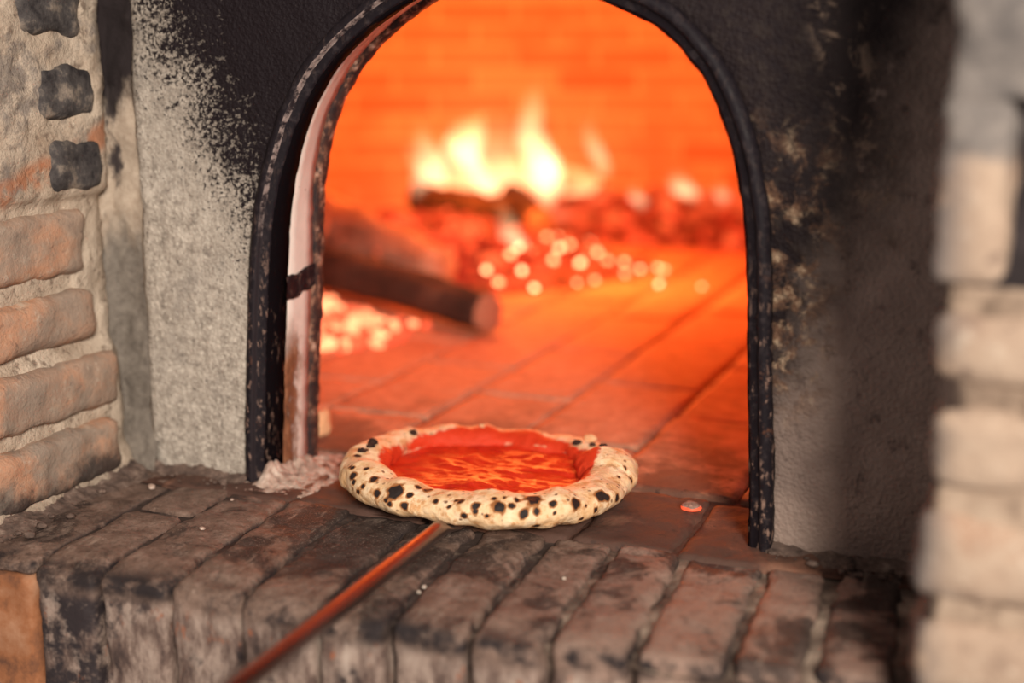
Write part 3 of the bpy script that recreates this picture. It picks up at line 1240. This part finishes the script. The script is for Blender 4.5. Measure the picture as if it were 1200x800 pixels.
for (x, y, rx) in [(255, 345, 25), (180, 352, 13), (305, 360, 11), (283, 397, 12), (235, 388, 9), (210, 380, 8), (360, 340, 15), (330, 330, 10), (390, 378, 9), (485, 385, 10), (535, 400, 12),
                   (538, 415, 9), (606, 400, 20), (655, 398, 10), (668, 380, 7), (727, 377, 25), (707, 428, 15), (746, 420, 10), (810, 383, 11), (885, 390, 19), (968, 365, 20), (990, 372, 12),
                   (1033, 368, 12), (1046, 390, 11), (1005, 437, 8), (960, 413, 9), (957, 455, 8), (750, 470, 10), (500, 433, 10), (567, 430, 7), (465, 380, 6), (100, 290, 14), (95, 262, 9),
                   (150, 270, 9), (176, 298, 14), (106, 318, 9), (135, 330, 8), (1078, 310, 9), (1070, 390, 9), (900, 440, 6), (845, 470, 6), (440, 400, 6), (125, 350, 8), (920, 395, 5), (590, 370, 7),
                   (640, 370, 5), (800, 425, 5), (675, 375, 8), (120, 225, 10), (150, 200, 9), (90, 260, 8), (1060, 260, 6), (1035, 300, 6)]:
    SPOTS.append(spot_px(380 + x / 3, 460 + y / 3, rx * .92 / 3 * 1.43 / F))

bm = bmesh.new()
NA_, NT_ = 420, 72
rows = grid(bm, lambda u, v: rim_point(2 * pi * u, 2 * pi * v), NA_, NT_, closed_u=True)
bmesh.ops.remove_doubles(bm, verts=rows[0] + rows[-1], dist=1e-6)
bmesh.ops.recalc_face_normals(bm, faces=bm.faces[:])
crust = link('crust', bm, MAT['crust'], pz)
me = crust.data
ca = me.attributes.new('char', 'FLOAT', 'POINT')
sa = me.attributes.new('sauce', 'FLOAT', 'POINT')
for i, v in enumerate(me.vertices):
    p = v.co
    c = 0.
    wob = .75 + .5 * (nz(p, 160, 2.) + .5)
    for q, r in SPOTS:
        d = (p - q).length
        if d < r * 2.4:
            c = max(c, max(0., min(1., 1.30 - .74 * d / (r * wob))))
    ca.data[i].value = c
    a = atan2(p.y, p.x)
    inn = (R_out(a) - .050 - sqrt(p.x ** 2 + p.y ** 2)) / .016        # 0 at the crest side, 1 deep inside
    dg = math.degrees(a) % 360
    back = exp(-((dg - 102) / 40) ** 2)
    cream = exp(-((dg - 78) / 20) ** 2) * max(0., min(1., inn * 3)) * (1 if p.z > .019 else 0)
    rsg = 1 + inn + (1.45 * back if p.z > .018 else 0) + .12 * exp(-((dg - 8) / 18) ** 2)
    sa.data[i].value = max(0., min(1., rsg * .62)) * (1 - .62 * cream)
# blackened bubbles standing on the rim
for (u, v, r, hot) in [(437, 518, .0050, 0), (484, 507.5, .0042, 0), (677, 518, .0042, 0), (690, 514, .0062, 1), (707, 523, .0046, 0), (694, 520, .0030, 0), (425, 528, .004, 0), (433, 522, .004, 0), (564, 499, .003, 1)]:
    q, _ = spot_px(u, v + 1.5, r)
    bm = bmesh.new()
    lump(bm, (q.x, q.y, q.z + r * .35), r, u * .1, 3, .35, (1.25, 1, .9), 1.3)
    o = link('blister', bm, MAT['blister' if hot else 'black_char'], crust)
    if not hot:
        o['label'] = 'blackened blister'
# sauce
bm = bmesh.new()


def sauce(u, v):
    a = 2 * pi * u
    r = (R_out(a) - .030) * v
    q = Vector((r * cos(a), r * sin(a), 0))
    h = .0135 + .0040 * fbm(Vector((q.x * .8, q.y * 1.5, 0)), 24, 3., 3) + .0018 * fbm(Vector((q.x * .6, q.y * 1.7, 0)), 85, 5., 2)
    # heaped puddles
    h += .009 * exp(-((q.x - .0) ** 2 + (q.y + .075) ** 2) / .0010) + .006 * exp(-((q.x - .03) ** 2 + (q.y - .055) ** 2) / .0009) + .004 * exp(-((q.x + .06) ** 2 + (q.y - .02) ** 2) / .0012)
    h += .007 * max(0, v - .80) / .2
    return Vector((q.x, q.y, h))


rows = grid(bm, sauce, 200, 70, closed_u=True)
bmesh.ops.remove_doubles(bm, verts=rows[0], dist=1e-5)
bmesh.ops.recalc_face_normals(bm, faces=bm.faces[:])
link('tomato_sauce', bm, MAT['sauce'], pz)
bm = bmesh.new()
base_r = []
for z in (.0, .006):
    base_r.append([bm.verts.new(((R_out(2 * pi * k / 96) - .022) * cos(2 * pi * k / 96), (R_out(2 * pi * k / 96) - .022) * sin(2 * pi * k / 96), z)) for k in range(96)])
for k in range(96):
    bm.faces.new([base_r[0][k], base_r[0][(k + 1) % 96], base_r[1][(k + 1) % 96], base_r[1][k]])
bm.faces.new(base_r[0])
bm.faces.new(base_r[1])
bmesh.ops.recalc_face_normals(bm, faces=bm.faces[:])
link('dough_base', bm, MAT['blister'], pz)

# ------------------------------------------------------------------ logs


def make_log(name, a, b, ra, rb, mat, label, cutmat=None, seed=0., bend=.01, amp=.12):
    a, b = Vector(a), Vector(b)
    root = empty(name, (a.x, a.y, 0))
    S(root, label, 'log')
    org = Vector((a.x, a.y, 0))
    bm = bmesh.new()
    ax = (b - a).normalized()
    s = ax.cross(Vector((0, 0, 1))).normalized()
    w = s.cross(ax)
    n, m_ = 36, 44
    rings = []
    for j in range(m_ + 1):
        t = j / m_
        r = ra + (rb - ra) * t
        c = a + (b - a) * t + w * sin(t * pi) * bend
        ring = []
        for k in range(n):
            an = 2 * pi * k / n
            p0 = Vector((cos(an), sin(an), t * 5))
            rr = r * (1 + amp * fbm(p0, 1.6, seed, 3) + .04 * nz((cos(an) * 4, sin(an) * 4, t * 3), 1.5, seed))
            if j in (0, m_):
                rr *= .95
            ring.append(bm.verts.new(c + (s * cos(an) + w * sin(an)) * rr - org))
        rings.append(ring)
    for j in range(m_):
        for k in range(n):
            bm.faces.new([rings[j][k], rings[j][(k + 1) % n], rings[j + 1][(k + 1) % n], rings[j + 1][k]])
    bm.faces.new(rings[0])
    if not cutmat:
        bm.faces.new(rings[-1])
    bmesh.ops.recalc_face_normals(bm, faces=bm.faces[:])
    endv = [v.co.copy() for v in rings[-1]]
    link('bark', bm, mat, root)
    if cutmat:
        bm = bmesh.new()
        cc = sum(endv, Vector()) / len(endv)
        r1 = [bm.verts.new(p) for p in endv]
        r2 = [bm.verts.new(cc + (p - cc) * .9 + ax * .004) for p in endv]
        for k in range(n):
            bm.faces.new([r1[k], r1[(k + 1) % n], r2[(k + 1) % n], r2[k]])
        bm.faces.new(r2)
        bmesh.ops.recalc_face_normals(bm, faces=bm.faces[:])
        link('cut_end', bm, cutmat, root)
    return root


make_log('firewood_log', (-.86, 1.30, .062), (-.066, .905, .040), .050, .037, MAT['bark'], 'long dark charred log lying on the hearth with its sawn end showing', MAT['cut'], 2.)
make_log('firewood_log', (-.98, 1.60, .14), (-.29, 1.17, .066), .078, .048, MAT['ash'], 'ashen burnt log lying behind the long dark log', None, 5., .01, .2)
make_log('firewood_log', (-.78, 2.08, .118), (-.45, 1.98, .098), .046, .042, MAT['bark'], 'short black log in the embers under the tallest flame', None, 9., .0, .2)
make_log('firewood_log', (-.56, 2.26, .11), (-.36, 1.96, .075), .045, .042, MAT['bark'], 'stubby dark log end at the right of the ember heap', MAT['ash'], 12., .0, .2)

# ------------------------------------------------------------------ ember beds
def heap_h(x, y):
    h = .112 * exp(-(((x + .62) / .40) ** 2 + ((y - 1.76) / .24) ** 2))
    h = max(h, .10 * exp(-(((x + .42) / .22) ** 2 + ((y - 1.52) / .18) ** 2)))
    h = max(h, .12 * exp(-((max(0, abs(x + .15) - .45) / .12) ** 2 + ((y - 2.42) / .15) ** 2)))
    return h


bm = bmesh.new()


def heap(u, v):
    x = -1.15 + u * 1.62
    y = 1.15 + v * 1.4
    w = Vector((x, y, 0))
    h = heap_h(x, y)
    h = h - .010 + fbm(w, 26, 3., 3) * .014 * min(1, h / .03)
    return Vector((x, y, max(-.012, h)))


grid(bm, heap, 130, 110)
for f in [f for f in bm.faces if all(v.co.z < -.008 for v in f.verts)]:
    bm.faces.remove(f)
S(link('ember_bed', bm, MAT['heap']), 'deep heap of glowing embers and ash at the back of the oven', 'embers', kind='stuff')

coal_meshes = []
for k in range(7):
    bm = bmesh.new()
    lump(bm, (0, 0, 0), 1., 11.7 * k, 2, .5, (1.15, .95, .8), 1.1)
    me = bpy.data.meshes.new('coal')
    for f in bm.faces:
        f.smooth = False
    bm.to_mesh(me)
    bm.free()
    coal_meshes.append(me)


def coal_set(name, mat, spots, label, cat, group):
    protos = []
    for k, me in enumerate(coal_meshes):
        m2 = me.copy()
        m2.materials.clear()
        m2.materials.append(mat)
        protos.append(m2)
    for p, r in spots:
        o = bpy.data.objects.new(name, random.choice(protos))
        COL.objects.link(o)
        o.location = p
        o.scale = (r, r, r)
        o.rotation_euler = (random.uniform(-.6, .6), random.uniform(-.6, .6), random.uniform(0, 6.28))
        S(o, label, cat, group)


rnd = random.Random(5)
sp = []
tries = 0
while len(sp) < 190 and tries < 20000:
    tries += 1
    x, y = rnd.uniform(-1.0, -.15), rnd.uniform(1.25, 2.05)
    h = heap_h(x, y)
    if h < .028:
        continue
    if -.85 < x < -.4 and y > 1.86:
        continue
    e_ = Vector((.69, -.43)).normalized()
    q_ = Vector((x + .98, y - 1.60))
    if abs(q_.x * e_.y - q_.y * e_.x) < .095 and y < 1.62:
        continue
    r = rnd.uniform(.009, .018)
    if any((Vector((x, y)) - p.xy).length < (r + q) * .8 for p, q in sp):
        continue
    sp.append((Vector((x, y, h + r * .25)), r))
coal_set('glowing_coal', MAT['coal'], sp, 'red glowing coal in the heap behind the long log', 'coal', 'coals of the heap behind the log')
sp = []
for k in range(400):
    if len(sp) >= 48:
        break
    x, y = rnd.uniform(-.38, .42), rnd.uniform(2.16, 2.42)
    h = heap_h(x, y)
    r = rnd.uniform(.014, .028)
    if h < .01 or any((Vector((x, y)) - p.xy).length < (r + q) * .75 for p, q in sp):
        continue
    sp.append((Vector((x, y, h + r * .3)), r))
coal_set('glowing_coal', MAT['dull_coal'], sp, 'red coal in the low bank against the back wall right of the flames', 'coal', 'coals banked along the back wall')
sp = []
tries = 0
while len(sp) < 64 and tries < 9000:
    tries += 1
    u, v = rnd.uniform(366, 470), rnd.uniform(345, 414)
    if v < 350 + (u - 372) * .38 or v > 416 - max(0, u - 410) * .25:
        continue
    p = on_z(u, v, 0)
    r = rnd.uniform(.008, .015)
    if any((p.xy - q.xy).length < (r + s) * .85 for q, s in sp):
        continue
    sp.append((Vector((p.x, p.y, r * .7)), r))
for (u, v, r) in [(455, 381, .010), (468, 380, .010), (478, 391, .009), (484, 382, .008), (500, 385, .010), (440, 398, .010), (449, 404, .009)]:
    p = on_z(u, v, 0)
    sp.append((Vector((p.x, p.y, r * .7)), r))
coal_set('bright_ember', MAT['hot_coal'], sp, 'small bright ember in the patch on the near side of the long log', 'ember', 'embers in front of the long log')
sp = []
for (u, v, r) in [(570, 338, .010), (584, 343, .010), (598, 330, .010), (612, 336, .009), (626, 345, .008), (640, 308, .011), (652, 298, .011), (655, 314, .010), (648, 322, .010), (668, 310, .011),
                  (680, 322, .010), (690, 300, .012), (700, 312, .010), (697, 335, .008), (712, 318, .009), (731, 318, .009), (732, 328, .008), (750, 323, .0075), (771, 321, .008),
                  (779, 322, .007), (772, 337, .0075), (822, 339, .0065), (676, 338, .006), (636, 330, .010), (622, 318, .010), (608, 322, .010)]:
    p = on_z(u, v, 0)
    sp.append((Vector((p.x, p.y, max(r * .7, heap_h(p.x, p.y) + r * .9))), r * .75))
coal_set('spark', MAT['spark'], sp, 'tiny pale ember strewn from the right flank of the heap onto the bare tiles', 'ember', 'embers scattered over the hearth tiles')
sp = [(Vector((on_z(u, v, .06).x, on_z(u, v, .06).y, .062)), .012) for u, v in [(386, 292), (393, 296), (399, 300), (390, 302), (405, 303)]]
sp2 = []
for (u, v) in [(386, 292), (394, 296), (402, 302), (391, 301)]:
    p = on_y(u, v, 1.42)
    sp2.append((p, .014))
coal_set('bright_ember', MAT['hot_coal'], sp2, 'bright ember caught on the ashen burnt log', 'ember', 'embers on the ashen log')

# ember by the right foot of the frame, and the stone beside the left jamb
p = on_z(810, 597, 0)
root = S(empty('fallen_ember', (p.x, p.y, 0)), 'single glowing ember lying on the threshold between pizza and right jamb', 'ember')
bm = bmesh.new()
lump(bm, (0, 0, .0045), .0095, 3., 3, .25, (1.1, 1, .5), 1.4)
link('ash_skin', bm, MAT['ember_core'], root)
bm = bmesh.new()
for k in range(40):
    pass
pts = [Vector((.0100 * cos(2 * pi * k / 24), .0092 * sin(2 * pi * k / 24), .0028)) for k in range(25)]
tube(bm, pts, .0020, 8, False)
link('glowing_edge', bm, MAT['hot_coal'], root)
p = on_z(375, 508, 0)
bm = bmesh.new()
lump(bm, (0, 0, .014), .016, 8., 3, .3, (.7, .9, 1.2), 1.3)
S(link('stone_chip', bm, MAT['blister'], loc=(p.x + .004, p.y, 0)), 'pale stone chip on the hearth just inside the left jamb', 'stone')

# crumbs
for (u, v, r, lab) in [(497, 687, .0017, 'larger pale crumb on the ledge bricks right of the peel handle'), (491, 693, .0014, 'smaller pale crumb on the ledge, nearer the peel handle'),
                       (661, 677, .0016, 'lone pale crumb on the ledge bricks below the pizza'), (178, 571, .0045, 'tan pebble at the foot of the left plaster'),
                       (237, 619, .003, 'flat pale chip on the second ledge brick at left'), (272, 585, .002, 'small pale chip on the ledge near the left jamb')]:
    p = on_z(u, v, 0)
    bm = bmesh.new()
    lump(bm, (0, 0, r * .4), r, u, 2, .3, (1.2, 1, .7))
    S(link('crumb' if r < .004 else 'pebble', bm, MAT['crumb'] if r < .0018 else MAT['fill'], loc=(p.x, p.y, -.001)), lab, 'crumb' if r < .004 else 'pebble')

# ------------------------------------------------------------------ flames


def flame(pts, label, Y=2.2, soft=False, depth=.8):
    """pts: (u, v, half-width in pixels) from foot to tip"""
    P = []
    for (u, v, w) in pts:
        p = on_y(u, v, Y)
        dist = (p - CAM).dot(FW)
        P.append((p, w * dist / F))
    # resample
    Q = []
    for i in range(len(P) - 1):
        for j in range(5):
            t = j / 5
            t2 = t * t * (3 - 2 * t)
            Q.append((P[i][0].lerp(P[i + 1][0], t), P[i][1] + (P[i + 1][1] - P[i][1]) * t2))
    Q.append(P[-1])
    bm = bmesh.new()
    n = 20
    foot = Q[0][0].copy()
    rings = []
    for i, (p, r) in enumerate(Q):
        r = max(r, .002)
        rings.append([bm.verts.new(Vector((p.x - foot.x + r * cos(2 * pi * k / n), p.y - foot.y + r * depth * sin(2 * pi * k / n) + .01 * sin(i * .6), p.z - foot.z + .12 * r * sin(k * 1.3 + i))))
                      for k in range(n)])
    for i in range(len(rings) - 1):
        for k in range(n):
            bm.faces.new([rings[i][k], rings[i][(k + 1) % n], rings[i + 1][(k + 1) % n], rings[i + 1][k]])
    bm.faces.new(rings[0])
    bm.faces.new(rings[-1])
    bmesh.ops.recalc_face_normals(bm, faces=bm.faces[:])
    o = link('flame', bm, MAT['flame_soft' if soft else 'flame'], loc=foot)
    S(o, label, 'flame')
    return o


flame([(636, 248, 9), (642, 218, 20), (638, 198, 24), (625, 172, 21), (621, 145, 16), (624, 118, 13), (630, 102, 8), (633, 90, 2)], 'tallest bright flame rising in the middle of the fire')
flame([(516, 236, 7), (512, 215, 15), (506, 195, 19), (500, 176, 15), (495, 156, 8), (491, 138, 2)], 'broad leaning flame at the left of the fire')
flame([(556, 208, 7), (548, 188, 17), (543, 166, 25), (548, 149, 22), (558, 138, 12), (570, 131, 2)], 'wide forked flame between the left flame and the tallest one')
flame([(569, 238, 6), (567, 214, 13), (564, 198, 12), (560, 184, 2)], 'small round flame at the foot of the forked flame', Y=2.1)
flame([(501, 256, 8), (498, 242, 11), (493, 215, 10), (486, 188, 9), (480, 160, 2)], 'thin flame lick trailing down at the left edge of the fire', Y=2.05)
flame([(708, 205, 9), (700, 180, 11), (690, 155, 9), (684, 130, 2)], 'slim pale flame to the right of the tallest one', soft=True).data.materials[0] = MAT['flame_mid']
flame([(612, 305, 10), (604, 285, 15), (596, 265, 13), (588, 245, 9), (586, 232, 2)], 'low flame licking over the coals in front of the logs', Y=1.62)
flame([(752, 244, 5), (748, 234, 10), (742, 222, 7), (738, 214, 2)], 'small flame on the coal bank, nearest of those right of the fire', Y=2.3)
flame([(812, 236, 5), (804, 226, 16), (796, 212, 14), (790, 196, 3)], 'low wide flame on the coal bank along the back wall', Y=2.30, soft=True).data.materials[0] = MAT['flame_mid']
flame([(846, 240, 4), (846, 230, 9), (844, 220, 8), (842, 212, 2)], 'rightmost tiny flame on the coal bank', Y=2.30, soft=True).data.materials[0] = MAT['flame_mid']
flame([(600, 245, 30), (575, 215, 50), (560, 180, 50), (575, 150, 34), (590, 125, 8)], 'wide faint veil added for the glow behind the brighter flames', Y=2.34, soft=True).data.materials[0] = MAT['glow_veil']

flame([(590, 262, 70), (590, 245, 110), (600, 225, 115), (610, 205, 80), (620, 185, 15)], 'low wide veil added for the glow hugging the logs', Y=2.36, soft=True, depth=.4).data.materials[0] = MAT['glow_veil']

# ------------------------------------------------------------------ lights


def point(name, loc, power, col, r):
    l = bpy.data.lights.new(name, 'POINT')
    l.energy = power
    l.color = col
    l.shadow_soft_size = r
    o = bpy.data.objects.new(name, l)
    COL.objects.link(o)
    o.location = loc
    return o


FC = (1., .21, .038)  # added lamps carry the firelight, set forward of the flames
point('fire_fill_light', (-.55, 1.80, .36), 22, FC, .10)
point('fire_fill_light', (-.25, 1.75, .32), 20, FC, .08)
point('fire_fill_light', (-.22, 1.12, .34), 6, FC, .08)  # added in front of the fire to brighten the log fronts
point('fire_fill_light', (.05, 1.50, .26), 12, FC, .06)


def area(name, loc, target, power, col, size):
    l = bpy.data.lights.new(name, 'AREA')
    l.energy = power
    l.color = col
    l.shape = 'DISK'
    l.size = size
    o = bpy.data.objects.new(name, l)
    COL.objects.link(o)
    o.location = loc
    o.rotation_euler = (Vector(target) - Vector(loc)).to_track_quat('-Z', 'Y').to_euler()
    return o


area('window_light', (1.92, -2.65, 1.38), (.3, -.1, .1), 150, (1., .90, .78), .75)

w = bpy.data.worlds.new('world')
sc.world = w
w.use_nodes = True
bg = w.node_tree.nodes['Background']
bg.inputs[0].default_value = (1., .88, .84, 1)
bg.inputs[1].default_value = .27

sc.view_settings.view_transform = 'Standard'
sc.view_settings.look = 'None'
sc.view_settings.exposure = 0
sc.view_settings.gamma = 1
sc.view_settings.use_curve_mapping = False
cy = sc.cycles
cy.use_denoising = True
cy.max_bounces = 8
cy.diffuse_bounces = 4
cy.glossy_bounces = 3
cy.volume_bounces = 0
cy.transparent_max_bounces = 24
cy.sample_clamp_indirect = 6
